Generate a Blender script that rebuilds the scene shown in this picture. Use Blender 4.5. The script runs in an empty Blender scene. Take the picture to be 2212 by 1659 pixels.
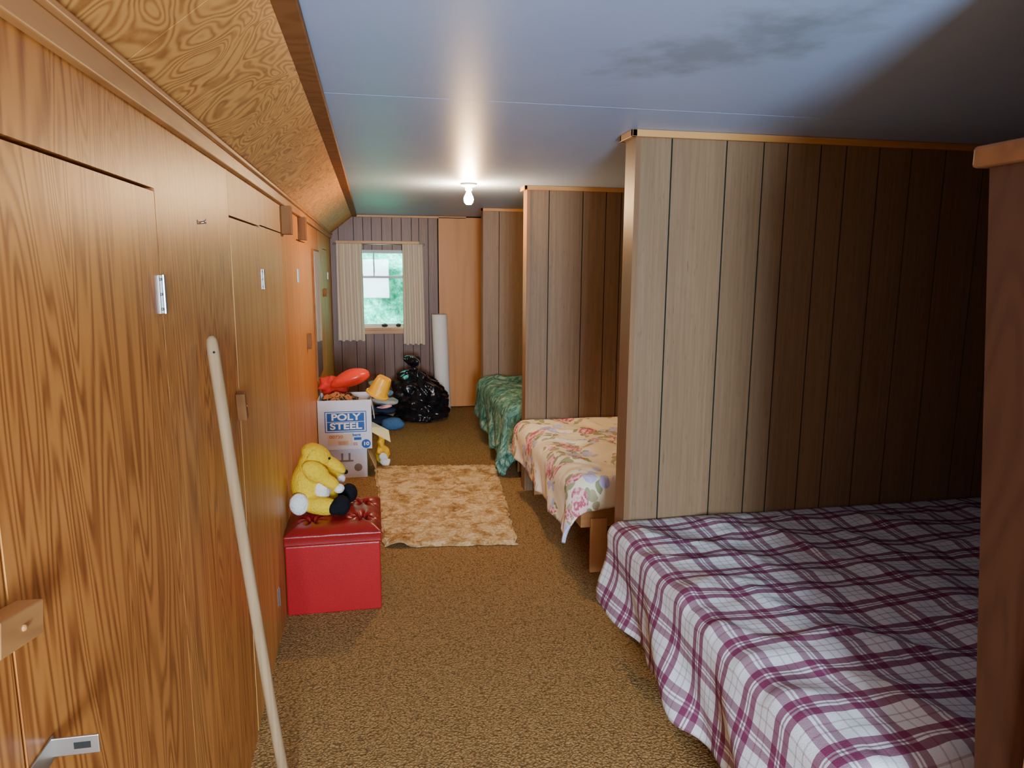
import bpy, bmesh, math, random
from mathutils import Vector, Matrix, noise, Euler
random.seed(7)
S=bpy.context.scene
COL=S.collection
# ---------------------------------------------------------------- materials
def nm(name, rough=.6, spec=.4):
    m=bpy.data.materials.new(name); m.use_nodes=True
    nt=m.node_tree; b=nt.nodes['Principled BSDF']
    b.inputs['Roughness'].default_value=rough
    b.inputs['Specular IOR Level'].default_value=spec
    return m,nt,b
def nd(nt,t,**k):
    n=nt.nodes.new(t)
    for a,v in k.items(): setattr(n,a,v)
    return n
def lk(nt,a,b): nt.links.new(a,b)
def math_(nt,op,a,b=None,c=None):
    n=nt.nodes.new('ShaderNodeMath'); n.operation=op
    for i,v in enumerate((a,b,c)):
        if v is None: continue
        if isinstance(v,(int,float)): n.inputs[i].default_value=v
        else: nt.links.new(v,n.inputs[i])
    return n.outputs[0]
def mix(nt,f,a,b,mode='MIX'):
    n=nt.nodes.new('ShaderNodeMix'); n.data_type='RGBA'; n.blend_type=mode
    for s,v in ((n.inputs[0],f),(n.inputs[6],a),(n.inputs[7],b)):
        if isinstance(v,(int,float)): s.default_value=v
        elif isinstance(v,tuple): s.default_value=(*v,1) if len(v)==3 else v
        else: nt.links.new(v,s)
    return n.outputs[2]
def ramp(nt,f,stops,interp='LINEAR'):
    n=nt.nodes.new('ShaderNodeValToRGB'); n.color_ramp.interpolation=interp
    e=n.color_ramp.elements
    while len(e)<len(stops): e.new(.5)
    for i,(p,c) in enumerate(stops):
        e[i].position=p; e[i].color=(*c,1)
    nt.links.new(f,n.inputs[0]); return n.outputs[0]
def coords(nt,scale=(1,1,1),loc=(0,0,0),rot=(0,0,0),kind='Object'):
    tc=nt.nodes.new('ShaderNodeTexCoord'); mp=nt.nodes.new('ShaderNodeMapping')
    mp.inputs['Scale'].default_value=scale; mp.inputs['Location'].default_value=loc
    mp.inputs['Rotation'].default_value=rot
    nt.links.new(tc.outputs[kind],mp.inputs[0]); return mp.outputs[0]
def noise_(nt,vec,scale,detail=2,rough=.5,dist=0):
    n=nd(nt,'ShaderNodeTexNoise'); n.inputs['Scale'].default_value=scale
    n.inputs['Detail'].default_value=detail; n.inputs['Roughness'].default_value=rough
    n.inputs['Distortion'].default_value=dist; lk(nt,vec,n.inputs['Vector']); return n.outputs['Fac']
def bump(nt,b,h,strength=.3,dist=.01):
    n=nd(nt,'ShaderNodeBump'); n.inputs['Strength'].default_value=strength; n.inputs['Distance'].default_value=dist
    lk(nt,h,n.inputs['Height']); lk(nt,n.outputs[0],b.inputs['Normal'])
def flat(name,c,rough=.6,spec=.4,metal=0,bumpscale=0,bs=.2,var=.0):
    m,nt,b=nm(name,rough,spec); b.inputs['Metallic'].default_value=metal
    v=coords(nt)
    n=noise_(nt,v,bumpscale or 30,3)
    lk(nt,mix(nt,n,tuple(x*(1-var-.06) for x in c),tuple(min(1,x*(1+var+.06)) for x in c)),b.inputs['Base Color'])
    if bumpscale: bump(nt,b,n,bs)
    return m
def wood(name,light,dark,scale=(5,5,.5),K=40,rough=.42,loc=(0,0,0),dark2=None,amt=.8,fs=(80,80,3),spec=.4,dist=.2,detail=.6):
    m,nt,b=nm(name,rough,spec)
    v=coords(nt,scale,loc)
    n=noise_(nt,v,1.0,detail,.4,dist)
    f=noise_(nt,coords(nt,fs),1,3,.6)
    r=math_(nt,'ADD',math_(nt,'MULTIPLY',n,K),math_(nt,'MULTIPLY',f,2.6))
    s=math_(nt,'MULTIPLY_ADD',math_(nt,'SINE',r),.5,.5)
    s=math_(nt,'POWER',s,1.5)
    s=math_(nt,'MULTIPLY',s,math_(nt,'MULTIPLY_ADD',f,1.1,.25))
    c=mix(nt,math_(nt,'MULTIPLY',s,amt),light,dark)
    big=noise_(nt,coords(nt,(1.3,1.3,.5),loc),1.0,2)
    c=mix(nt,ramp(nt,big,[(.35,(0,0,0)),(.7,(.6,.6,.6))]),c,mix(nt,.5,c,dark2 or dark,'MIX'))
    c=mix(nt,math_(nt,'MULTIPLY',f,.12),c,tuple(x*.5 for x in dark))
    lk(nt,c,b.inputs['Base Color']); bump(nt,b,s,.06,.003)
    return m
M={}
M['plyA']=wood('plywood_orange',(.68,.275,.056),(.27,.075,.012),(1,9,.9),105,rough=.4,dist=.8,detail=1.2,amt=1.0)
M['plyD']=wood('plywood_door',(.66,.26,.052),(.25,.066,.011),(1,8,.85),120,loc=(0,3.3,1.7),rough=.4,dist=.8,detail=1.2,amt=1.0)
M['plyB']=wood('plywood_pale',(.68,.34,.085),(.42,.165,.035),(1,7,.3),70,loc=(0,9,2),amt=.7,rough=.45)
M['plyC']=wood('plywood_red',(.70,.30,.07),(.40,.13,.026),(1,7,.3),70,loc=(0,4,2),amt=.7,rough=.5,spec=.25)
M['plyY']=wood('plywood_yellow',(.72,.38,.095),(.48,.21,.05),(1,7,.3),50,amt=.6,rough=.5,spec=.25)
M['swirl']=wood('plywood_swirl',(.86,.43,.115),(.36,.13,.026),(5.6,4.4,5.6),88,rough=.5,spec=.2,fs=(20,20,20),amt=1.0,dist=1.3,detail=1.2)
M['pine']=wood('pine_trim',(.56,.27,.085),(.34,.14,.038),(6,2,6),40,amt=.6,fs=(60,8,60))
M['block']=wood('brown_lumber',(.30,.13,.045),(.17,.065,.02),(6,6,2),40,amt=.6,rough=.7,spec=.15)
M['pineX']=wood('pine_trim_cross',(.66,.36,.12),(.44,.19,.05),(1,6,14),14,amt=.6,fs=(5,60,60))
M['cap']=wood('partition_edge_board',(.25,.135,.06),(.15,.075,.032),(9,9,.5),30,amt=.6)
M['redwood']=wood('reddish_plywood',(.065,.024,.010),(.04,.014,.006),(9,9,2.5),40,loc=(3,1,0),amt=.6,rough=.6,spec=.2)
M['doorwood']=wood('mahogany_slab',(.66,.28,.06),(.50,.19,.036),(9,9,.35),22,amt=.55)
M['framewood']=wood('bed_lumber',(.48,.22,.075),(.31,.125,.035),(3,12,12),16,amt=.6,fs=(5,60,60))
M['captrim']=wood('dark_trim',(.16,.06,.02),(.09,.032,.011),(3,12,12),16,amt=.6,fs=(5,60,60),spec=.2)
M['legwood']=wood('leg_lumber',(.60,.30,.11),(.42,.18,.055),(12,12,1.5),16,amt=.6)
def panelmat(name,a,bc):
    m,nt,b=nm(name,.40,.35)
    f=noise_(nt,coords(nt,(90,90,2.2)),1,4,.65)
    g=noise_(nt,coords(nt,(14,14,.6)),1,2,.5)
    h=noise_(nt,coords(nt,(170,170,11)),1,2,.5)
    c=mix(nt,ramp(nt,f,[(.35,(0,0,0)),(.65,(1,1,1))]),a,bc)
    c=mix(nt,math_(nt,'MULTIPLY',g,.35),c,tuple(x*.7 for x in a))
    c=mix(nt,ramp(nt,h,[(.63,(0,0,0)),(.72,(.45,.45,.45))]),c,tuple(x*.3 for x in a))
    lk(nt,c,b.inputs['Base Color']); bump(nt,b,f,.06,.002)
    return m
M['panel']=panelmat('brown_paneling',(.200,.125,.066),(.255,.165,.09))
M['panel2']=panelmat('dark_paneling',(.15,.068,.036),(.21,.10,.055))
M['groove']=flat('panel_groove',(.006,.014,.012),.8,.1)
M['dark']=flat('dark_gap',(.01,.008,.006),.9)
def ceilmat():
    m,nt,b=nm('painted_ceiling',.42,.35)
    v=coords(nt)
    n=noise_(nt,v,3,4)
    c=mix(nt,n,(.36,.51,.80),(.44,.59,.87))
    sep=nd(nt,'ShaderNodeSeparateXYZ'); 
    tc=nd(nt,'ShaderNodeTexCoord'); lk(nt,tc.outputs['Object'],sep.inputs[0])
    dx=math_(nt,'SUBTRACT',sep.outputs[0],.88); dy=math_(nt,'SUBTRACT',sep.outputs[1],1.74)
    a=math_(nt,'ADD',math_(nt,'MULTIPLY',dx,.45),math_(nt,'MULTIPLY',dy,-.89))
    bb=math_(nt,'ADD',math_(nt,'MULTIPLY',dx,.89),math_(nt,'MULTIPLY',dy,.45))
    d=math_(nt,'ADD',math_(nt,'POWER',math_(nt,'ABSOLUTE',math_(nt,'DIVIDE',a,.42)),2),math_(nt,'POWER',math_(nt,'ABSOLUTE',math_(nt,'DIVIDE',bb,.22)),2))
    nn=noise_(nt,v,7,5,.6)
    mask=math_(nt,'SUBTRACT',math_(nt,'MULTIPLY_ADD',nn,3.2,-.6),d)
    mask=ramp(nt,mask,[(.0,(0,0,0)),(.5,(.25,.25,.25)),(1.0,(.55,.55,.55))])
    c=mix(nt,mask,c,(.17,.22,.25))
    lk(nt,c,b.inputs['Base Color']); bump(nt,b,noise_(nt,v,120,2),.05,.002)
    return m
M['ceil']=ceilmat()
def noise_vec(nt,v):
    n=nd(nt,'ShaderNodeTexNoise'); n.inputs['Scale'].default_value=25; lk(nt,v,n.inputs['Vector'])
    mm=nd(nt,'ShaderNodeMix'); mm.data_type='RGBA'; mm.inputs[0].default_value=.03
    lk(nt,v,mm.inputs[6]); lk(nt,n.outputs['Color'],mm.inputs[7]); return mm.outputs[2]
def carpetmat():
    m,nt,b=nm('loop_carpet',.95,.1)
    v=coords(nt)
    vo=nd(nt,'ShaderNodeTexVoronoi'); vo.inputs['Scale'].default_value=115; lk(nt,noise_vec(nt,v),vo.inputs['Vector'])
    n=noise_(nt,v,130,3,.7); g=noise_(nt,v,2.2,3)
    c=ramp(nt,math_(nt,'ADD',math_(nt,'MULTIPLY',n,.65),math_(nt,'MULTIPLY',vo.outputs['Distance'],.5)),[(.3,(.62,.37,.145)),(.52,(.41,.235,.085)),(.74,(.17,.092,.034))])
    c=mix(nt,math_(nt,'MULTIPLY',g,.25),c,(.34,.24,.08))
    lk(nt,c,b.inputs['Base Color'])
    h=math_(nt,'SUBTRACT',n,vo.outputs['Distance']); bump(nt,b,h,.8,.009)
    return m
M['carpet']=carpetmat()
def plaidmat():
    m,nt,b=nm('plaid_wool',.95,.1)
    tc=nd(nt,'ShaderNodeTexCoord'); sep=nd(nt,'ShaderNodeSeparateXYZ')
    lk(nt,tc.outputs['UV'],sep.inputs[0])
    def stripes(o,off):
        f=math_(nt,'FRACT',math_(nt,'DIVIDE',math_(nt,'ADD',o,off+5.0),.160))
        k=(0,0,0);w=(1,1,1);g=(.45,.45,.45)
        return ramp(nt,f,[(0,k),(.06,w),(.21,k),(.25,(.85,.85,.85)),(.285,k),(.33,w),(.48,k),(.66,g),(.69,k),(.83,g),(.86,k)],'CONSTANT')
    a=stripes(sep.outputs[0],0.0); c2=stripes(sep.outputs[1],.03)
    n=noise_(nt,tc.outputs['UV'],300,3,.7)
    base=mix(nt,n,(.66,.70,.72),(.86,.91,.93))
    pur=mix(nt,n,(.12,.002,.040),(.24,.010,.10))
    c=mix(nt,math_(nt,'MULTIPLY',a,.72),base,pur)
    c=mix(nt,math_(nt,'MULTIPLY',c2,.84),c,pur)
    lk(nt,c,b.inputs['Base Color']); bump(nt,b,n,.5,.006)
    return m
M['plaid']=plaidmat()
def floralmat():
    m,nt,b=nm('rose_print_cotton',.85,.2)
    tc=nd(nt,'ShaderNodeTexCoord'); uv=tc.outputs['UV']
    n0=nd(nt,'ShaderNodeTexNoise'); n0.inputs['Scale'].default_value=9; n0.inputs['Detail'].default_value=3; lk(nt,uv,n0.inputs['Vector'])
    wv=nd(nt,'ShaderNodeMix'); wv.data_type='RGBA'; wv.inputs[0].default_value=.06; lk(nt,uv,wv.inputs[6]); lk(nt,n0.outputs['Color'],wv.inputs[7]); wv=wv.outputs[2]
    base=(.88,.78,.54)
    def vor(scale,rnd=1,vec=wv,off=(0,0,0)):
        mp=nd(nt,'ShaderNodeMapping'); mp.inputs['Location'].default_value=off; lk(nt,vec,mp.inputs[0])
        v=nd(nt,'ShaderNodeTexVoronoi'); v.voronoi_dimensions='2D'; v.inputs['Scale'].default_value=scale; v.inputs['Randomness'].default_value=rnd; lk(nt,mp.outputs[0],v.inputs['Vector']); return v
    off=(.08,.0,0)
    vb=vor(2.9,.6,wv,off)
    near=math_(nt,'LESS_THAN',vb.outputs['Distance'],.43)
    vl=vor(18,1); sc=nd(nt,'ShaderNodeSeparateColor'); lk(nt,vl.outputs['Color'],sc.inputs[0])
    leaf=math_(nt,'MULTIPLY',near,math_(nt,'LESS_THAN',vl.outputs['Distance'],.38))
    leafc=mix(nt,sc.outputs[0],(.10,.20,.07),(.40,.34,.18))
    c=mix(nt,math_(nt,'MULTIPLY',leaf,.85),base,leafc)
    vs=vor(13,1,wv,(3,1,0))
    vb2=vor(2.9,.6,wv,(.22,.1,0))
    lil=math_(nt,'MULTIPLY',math_(nt,'LESS_THAN',vb2.outputs['Distance'],.28),math_(nt,'LESS_THAN',vs.outputs['Distance'],.36))
    c=mix(nt,lil,c,mix(nt,noise_(nt,uv,60,2),(.26,.26,.55),(.80,.78,.90)))
    vr=vor(6.0,.6,wv,(.3,.7,0))
    inr=math_(nt,'MULTIPLY',math_(nt,'LESS_THAN',vr.outputs['Distance'],.38),math_(nt,'LESS_THAN',vb.outputs['Distance'],.34))
    nn=noise_(nt,uv,26,3,.6)
    pet=math_(nt,'SINE',math_(nt,'ADD',math_(nt,'MULTIPLY',vr.outputs['Distance'],20),math_(nt,'MULTIPLY',nn,18)))
    rose=mix(nt,math_(nt,'MULTIPLY_ADD',pet,.5,.5),(.50,.085,.12),(.92,.60,.56))
    c=mix(nt,inr,c,rose)
    lk(nt,c,b.inputs['Base Color']); bump(nt,b,noise_(nt,uv,40,3),.25,.01)
    return m
M['floral']=floralmat()
def tealmat():
    m,nt,b=nm('teal_leaf_print',.8,.2)
    tc=nd(nt,'ShaderNodeTexCoord')
    n=noise_(nt,tc.outputs['UV'],10,5,.65,1.8)
    c=ramp(nt,n,[(.32,(.015,.055,.05)),(.43,(.05,.16,.13)),(.53,(.14,.30,.22)),(.65,(.36,.50,.38))])
    lk(nt,c,b.inputs['Base Color']); bump(nt,b,n,.4,.02); return m
M['teal']=tealmat()
def rugmat():
    m,nt,b=nm('shaggy_rug',.95,.1)
    v=coords(nt); 
    n=noise_(nt,v,9,6,.8,.6); f=noise_(nt,v,170,3,.7)
    c=ramp(nt,math_(nt,'ADD',math_(nt,'MULTIPLY',n,.8),math_(nt,'MULTIPLY',f,.2)),[(.38,(.30,.145,.045)),(.47,(.58,.36,.14)),(.56,(.88,.68,.38))])
    lk(nt,c,b.inputs['Base Color']); bump(nt,b,f,.8,.008); return m
M['rug']=rugmat()
def leathermat(name,c):
    m,nt,b=nm(name,.3,.5)
    v=coords(nt); vo=nd(nt,'ShaderNodeTexVoronoi'); vo.inputs['Scale'].default_value=260; lk(nt,v,vo.inputs['Vector'])
    n=noise_(nt,v,6,3)
    lk(nt,mix(nt,n,tuple(x*.85 for x in c),c),b.inputs['Base Color']); bump(nt,b,vo.outputs['Distance'],.15,.002); return m
M['red']=leathermat('red_vinyl',(.42,.010,.014))
M['redtop']=leathermat('red_vinyl_top',(.30,.011,.011))
M['black']=flat('black_plastic_film',(.008,.008,.011),.2,.6)
M['fbrass']=flat('zinc_metal',(.5,.5,.48),.35,.5,1)
M['white']=flat('white_paint',(.62,.66,.66),.5)
M['paper']=flat('white_paper_roll',(.86,.82,.76),.7)
M['card']=flat('white_cardboard',(.70,.72,.78),.7)
M['cardtan']=flat('tan_cardboard',(.5,.36,.2),.8)
M['blue']=flat('blue_print',(.012,.10,.36),.6)
M['tanlabel']=flat('tan_label',(.72,.58,.42),.7)
M['orangeink']=flat('orange_ink',(.55,.22,.07),.7)
M['greyink']=flat('grey_brown_ink',(.25,.2,.18),.7)
M['yplush']=flat('yellow_plush',(.86,.52,.02),.9,.1,0,90,.8,.2)
M['wplush']=flat('white_plush',(.82,.80,.74),.95,.1,0,90,.8,.1)
M['bplush']=flat('black_plush',(.01,.01,.013),.9,.1,0,90,.8,.2)
M['redfloat']=flat('red_inflatable',(.80,.045,.022),.28,.5)
M['redcloth']=flat('red_cloth',(.6,.03,.02),.8,.2,0,25,.4,.2)
def leomat():
    m,nt,b=nm('leopard_cloth',.8,.2); v=coords(nt)
    n=noise_(nt,v,32,3,.6,1.)
    lk(nt,ramp(nt,n,[(.45,(.015,.01,.01)),(.53,(.3,.16,.05)),(.6,(.5,.12,.04))]),b.inputs['Base Color']); return m
M['leo']=leomat()
M['yellowp']=flat('yellow_plastic',(.88,.47,.02),.35,.5)
M['pink']=flat('pink_plastic',(.85,.3,.4),.4,.5)
M['pyellow']=flat('pale_yellow_card',(.80,.76,.40),.7)
M['denim']=flat('light_denim',(.25,.38,.54),.9,.1,0,60,.3,.25)
M['navy']=flat('navy_cloth',(.02,.035,.08),.9,.1,0,60,.3,.25)
M['greycl']=flat('grey_cloth',(.48,.49,.48),.9,.1,0,60,.3,.25)
M['bluecl']=flat('blue_cloth',(.06,.15,.30),.9,.1,0,60,.3,.25)
def curtmat():
    m,nt,b=nm('striped_linen_curtain',.9,.1)
    tc=nd(nt,'ShaderNodeTexCoord'); sep=nd(nt,'ShaderNodeSeparateXYZ'); lk(nt,tc.outputs['UV'],sep.inputs[0])
    f=math_(nt,'FRACT',math_(nt,'DIVIDE',sep.outputs[0],.04))
    s=math_(nt,'LESS_THAN',f,.25)
    c=mix(nt,math_(nt,'MULTIPLY',s,.35),(.76,.63,.47),(.38,.29,.22))
    lk(nt,c,b.inputs['Base Color'])
    tr=nd(nt,'ShaderNodeBsdfTranslucent'); lk(nt,c,tr.inputs[0]); ms=nd(nt,'ShaderNodeMixShader'); ms.inputs[0].default_value=.03
    out=[n for n in nt.nodes if n.type=='OUTPUT_MATERIAL'][0]
    lk(nt,b.outputs[0],ms.inputs[1]); lk(nt,tr.outputs[0],ms.inputs[2]); lk(nt,ms.outputs[0],out.inputs[0]); return m
M['curtain']=curtmat()
def mirmat():
    m,nt,b=nm('mirror_glass',.04,.5); b.inputs['Metallic'].default_value=1; b.inputs['Base Color'].default_value=(.75,.82,.8,1); return m
M['mirror']=mirmat()
def bulbmat(nm_,st):
    m,nt,b=nm(nm_,.3); b.inputs['Emission Color'].default_value=(1,.62,.30,1); b.inputs['Emission Strength'].default_value=st; return m
M['bulb']=bulbmat('glowing_bulb_glass',1500)
M['bulb2']=bulbmat('fill_bulb_glass',300)
def glassmat():
    m,nt,b=nm('window_glass'); tr=nd(nt,'ShaderNodeBsdfTransparent'); gl=nd(nt,'ShaderNodeBsdfGlossy'); gl.inputs['Roughness'].default_value=.02
    ms=nd(nt,'ShaderNodeMixShader'); ms.inputs[0].default_value=.015
    out=[n for n in nt.nodes if n.type=='OUTPUT_MATERIAL'][0]
    lk(nt,tr.outputs[0],ms.inputs[1]); lk(nt,gl.outputs[0],ms.inputs[2]); lk(nt,ms.outputs[0],out.inputs[0]); return m
M['glass']=glassmat()
def hedgemat():
    m,nt,b=nm('hedge_leaves',.7,.3); v=coords(nt)
    n=noise_(nt,v,13,6,.8); 
    lk(nt,ramp(nt,n,[(.36,(.002,.16,.09)),(.5,(.006,.42,.27)),(.58,(.04,.64,.50)),(.68,(.45,.9,.86))]),b.inputs['Base Color']); bump(nt,b,n,.4,.05); return m
M['hedge']=hedgemat()
M['grass']=flat('outdoor_ground',(.2,.30,.15),.9,.1,0,40,.3,.3)
M['stick']=wood('weathered_pole',(.36,.235,.125),(.24,.14,.06),(30,30,2),24,amt=.6,rough=.7,spec=.2)
M['stone']=flat('dark_stone',(.03,.035,.03),.8,.2,0,40,.3,.3)
# ---------------------------------------------------------------- mesh helpers
def mkobj(name,bm,mats,parent=None,smooth=False):
    me=bpy.data.meshes.new(name); bm.normal_update(); bm.to_mesh(me); bm.free()
    for m in (mats if isinstance(mats,(list,tuple)) else [mats]): me.materials.append(m)
    if smooth:
        for p in me.polygons: p.use_smooth=True
    o=bpy.data.objects.new(name,me); COL.objects.link(o)
    if parent: o.parent=parent
    return o
def addbox(bm,lo,hi,mi=0,bev=0):
    vs=[bm.verts.new((x,y,z)) for x in (lo[0],hi[0]) for y in (lo[1],hi[1]) for z in (lo[2],hi[2])]
    fs=[]
    for idx in ((0,1,3,2),(4,6,7,5),(0,4,5,1),(2,3,7,6),(0,2,6,4),(1,5,7,3)):
        f=bm.faces.new([vs[i] for i in idx]); f.material_index=mi; fs.append(f)
    if bev:
        es=list({e for f in fs for e in f.edges})
        r=bmesh.ops.bevel(bm,geom=es,offset=bev,segments=2,affect='EDGES',profile=.5)
        for f in r['faces']: f.material_index=mi
    return vs
def boxes(name,lst,mats,parent=None,bev=0):
    bm=bmesh.new()
    for b in lst: addbox(bm,b[0],b[1],b[2] if len(b)>2 else 0,bev)
    bmesh.ops.recalc_face_normals(bm,faces=bm.faces)
    return mkobj(name,bm,mats,parent)
def struct(o,label=None):
    o['kind']='structure'
    if label: o['label']=label; o['category']=o.name.split('_')[0].split('.')[0]
    return o
def thing(o,label,cat,group=None):
    o['label']=label; o['category']=cat
    if group: o['group']=group
    return o
def empty(name,loc,label,cat,group=None):
    e=bpy.data.objects.new(name,None); e.empty_display_size=.1; e.location=loc; COL.objects.link(e)
    return thing(e,label,cat,group)
def under(child,par):
    child.parent=par; child.matrix_parent_inverse=Matrix.Translation(-Vector(par.location))
    return child
def ringmesh(name,rings,mats,parent=None,cap=True,smooth=True):
    bm=bmesh.new(); R=[[bm.verts.new(p) for p in r] for r in rings]
    n=len(R[0])
    for a,b in zip(R,R[1:]):
        for i in range(n): bm.faces.new((a[i],a[(i+1)%n],b[(i+1)%n],b[i]))
    if cap:
        bm.faces.new(R[0][::-1]); bm.faces.new(R[-1])
    bmesh.ops.recalc_face_normals(bm,faces=bm.faces)
    return mkobj(name,bm,mats,parent,smooth)
def lathe(name,prof,c,mats,parent=None,n=32,fn=None):
    rings=[]
    for r,z in prof:
        ring=[]
        for i in range(n):
            a=2*math.pi*i/n
            p=Vector((c[0]+r*math.cos(a),c[1]+r*math.sin(a),c[2]+z))
            if fn: p=fn(p,a,r,z)
            ring.append(p)
        rings.append(ring)
    return ringmesh(name,rings,mats,parent)
def blob(name,ells,mat,parent=None,voxel=.01,wr=0,wf=12,seed=0):
    bm=bmesh.new()
    for e in ells:
        c,r=e[0],e[1]; rot=Euler([math.radians(a) for a in e[2]]).to_matrix().to_4x4() if len(e)>2 else Matrix()
        mt=Matrix.Translation(c)@rot@Matrix.Diagonal((*r,1))
        bmesh.ops.create_icosphere(bm,subdivisions=4,radius=1,matrix=mt)
    if wr:
        for v in bm.verts:
            v.co+=noise.noise_vector(v.co*wf+Vector((seed,0,seed)))*wr
    o=mkobj(name,bm,mat,parent,True)
    md=o.modifiers.new('m','REMESH'); md.mode='VOXEL'; md.voxel_size=voxel; md.use_smooth_shade=True
    sm=o.modifiers.new('s','SMOOTH'); sm.iterations=4
    return o
def textmesh(name,txt,x,y,z,size,mat,parent,rotz180=False,w=None,ry=0):
    cu=bpy.data.curves.new('t','FONT'); cu.body=txt; cu.size=size; cu.extrude=.0006; cu.offset=size*.03
    cu.align_x='CENTER'; cu.align_y='CENTER'
    t=bpy.data.objects.new('t',cu); COL.objects.link(t)
    dg=bpy.context.evaluated_depsgraph_get(); me=bpy.data.meshes.new_from_object(t.evaluated_get(dg))
    bpy.data.objects.remove(t)
    if w:
        xs=[v.co.x for v in me.vertices]; k=w/(max(xs)-min(xs))
        for v in me.vertices: v.co.x*=k
    rot=Matrix.Rotation(math.pi/2,4,'X')
    if rotz180: rot=rot@Matrix.Rotation(math.pi,4,'Z')
    me.transform(Matrix.Translation((x,y,z))@Matrix.Rotation(ry,4,'Y')@rot)
    me.materials.clear(); me.materials.append(mat)
    o=bpy.data.objects.new(name,me); COL.objects.link(o); return under(o,parent)
# ---------------------------------------------------------------- room
XL=-.42; CZ=2.14; YE=8.0; YB=-2.2; XR=3.1
struct(boxes('floor',[((-.55,YB-.1,-.1),(XR+.1,YE+.1,0))],M['carpet']),'brown olive looped carpet floor')
struct(boxes('ceiling',[((-.17,YB,CZ),(XR+.1,2.4385,CZ+.1)),((-.17,2.4415,CZ),(XR+.1,4.88,CZ+.1)),((-.17,4.883,CZ),(XR+.1,YE+.1,CZ+.1)),((-.17,YB,CZ+.05),(XR+.1,YE+.1,CZ+.12))],M['ceil']),'pale blue painted ceiling with a water stain')
def slope():
    bm=bmesh.new()
    a=Vector((XL-.02,0,1.915)); b=Vector((-.15,0,CZ+.004)); n=Vector((-(b.z-a.z),0,b.x-a.x)).normalized()*.03
    for y0,y1 in ((YB,1.398),(1.40,3.838),(3.842,6.278),(6.282,YE)):
        q=[a,b,b+n,a+n]
        v0=[bm.verts.new((p.x,y0,p.z)) for p in q]; v1=[bm.verts.new((p.x,y1,p.z)) for p in q]
        for i in range(4): bm.faces.new((v0[i],v0[(i+1)%4],v1[(i+1)%4],v1[i]))
        bm.faces.new(v0[::-1]); bm.faces.new(v1)
    bmesh.ops.recalc_face_normals(bm,faces=bm.faces)
    return mkobj('ceiling_slope',bm,M['swirl'])
struct(slope(),'sloped plywood ceiling panel with swirling grain')
doors=[(.86,1.57),(2.345,2.96),(4.37,4.94),(6.72,7.32)]
DT=1.75; T0=-.50; ZT=1.925
g=.0025
pl=[]
def P(y0,y1,z0,z1,mi): pl.append(((T0,y0+g,z0),(XL,y1-g,z1),mi))
P(YB,.86,0,ZT,0); P(.86-2*g,1.57+2*g,DT,ZT,0); P(1.57,2.342,0,ZT,0)
P(2.342,3.65,DT,ZT,1); P(2.96,3.65,0,DT+2*g,1)
P(3.65,4.37,0,ZT,2); P(4.37-2*g,4.94+2*g,DT,ZT,2); P(4.94,6.1,0,ZT,2); P(6.1,6.72,0,ZT,3); P(6.72-2*g,7.32+2*g,DT,ZT,3); P(7.32,YE,0,ZT,3)
pl.append(((T0-.03,YB,0),(T0,YE,ZT),4))
struct(boxes('wall_left',pl,[M['plyA'],M['plyB'],M['plyC'],M['plyY'],M['dark']]),'varnished orange plywood wall with flush closet doors')
dm=['plyD','plyB','plyC','plyY']
DO=[]
for i,(a,b) in enumerate(doors):
    d=boxes('door_%d'%(i+1),[((T0+.004,a+.004,.012),(XL+.0005,b-.004,DT-.007))],M[dm[i]])
    struct(d,'flush plywood closet door with small metal hinges'); DO.append(d)
def hinge(y,z,door,h=.078):
    bm=bmesh.new(); x=XL
    addbox(bm,(x,y-.020,z-h/2),(x+.003,y-.002,z+h/2),0,.0008)
    addbox(bm,(x,y+.002,z-h/2),(x+.003,y+.020,z+h/2),0,.0008)
    bmesh.ops.create_cone(bm,cap_ends=True,segments=14,radius1=.0045,radius2=.0045,depth=h,matrix=Matrix.Translation((x+.006,y,z)))
    for k in (-.03,0,.03):
        for s in (-.011,.011):
            bmesh.ops.create_uvsphere(bm,u_segments=8,v_segments=6,radius=.003,matrix=Matrix.Translation((x+.003,y+s,z+k)))
    o=mkobj('hinge',bm,M['fbrass']); o.parent=door; o['label']='small zinc butt hinge'
hinge(1.568,1.54,DO[0]); hinge(2.962,1.545,DO[1]); hinge(2.962,.21,DO[1]); hinge(1.568,.2,DO[0]); hinge(4.37,1.54,DO[2]); hinge(7.32,1.5,DO[3],.07)
def turn(y,z,sy=.045,sz=.10,rot=0,lab='small wooden turn button screwed to plywood closet wall',th=.028,mt='block'):
    bm=bmesh.new(); addbox(bm,(0,-sy/2,-sz/2),(th,sy/2,sz/2),0,.002)
    bmesh.ops.create_uvsphere(bm,u_segments=10,v_segments=6,radius=.004,matrix=Matrix.Translation((th,0,0)))
    o=mkobj('turn_button',bm,[M[mt]]); o.location=(XL+.0008,y,z); o.rotation_euler=(rot,0,0)
    return thing(o,lab,'latch','wooden closet latches')
turn(2.30,1.165,.03,.09,.25); turn(.825,1.20,.10,.040,-.2,'chunky wooden turn button at edge of plywood door',.03,'pine')
turn(4.80,1.11,.045,.10); turn(6.6,1.36,.05,.07)
for y in (3.72,4.55):
    o=boxes('wooden_block',[((XL+.0005,y-.045,1.75),(XL+.045,y+.045,1.8845))],M['block'],bev=.002)
    thing(o,'short lumber block fixed under the wall trim','wood block','lumber blocks under trim')
struct(boxes('trim_1',[((XL,YB,1.885),(XL+.018,YE,1.925)),((XL+.001,YB,1.925),(XL+.03,YE,1.938))],M['pine'],bev=.003),'pine moulding along plywood wall top')
struct(boxes('trim_2',[((-.183,YB,CZ-.022),(-.130,YE,CZ-.001))],M['block'],bev=.003),'pine batten where slope meets ceiling')
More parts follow.
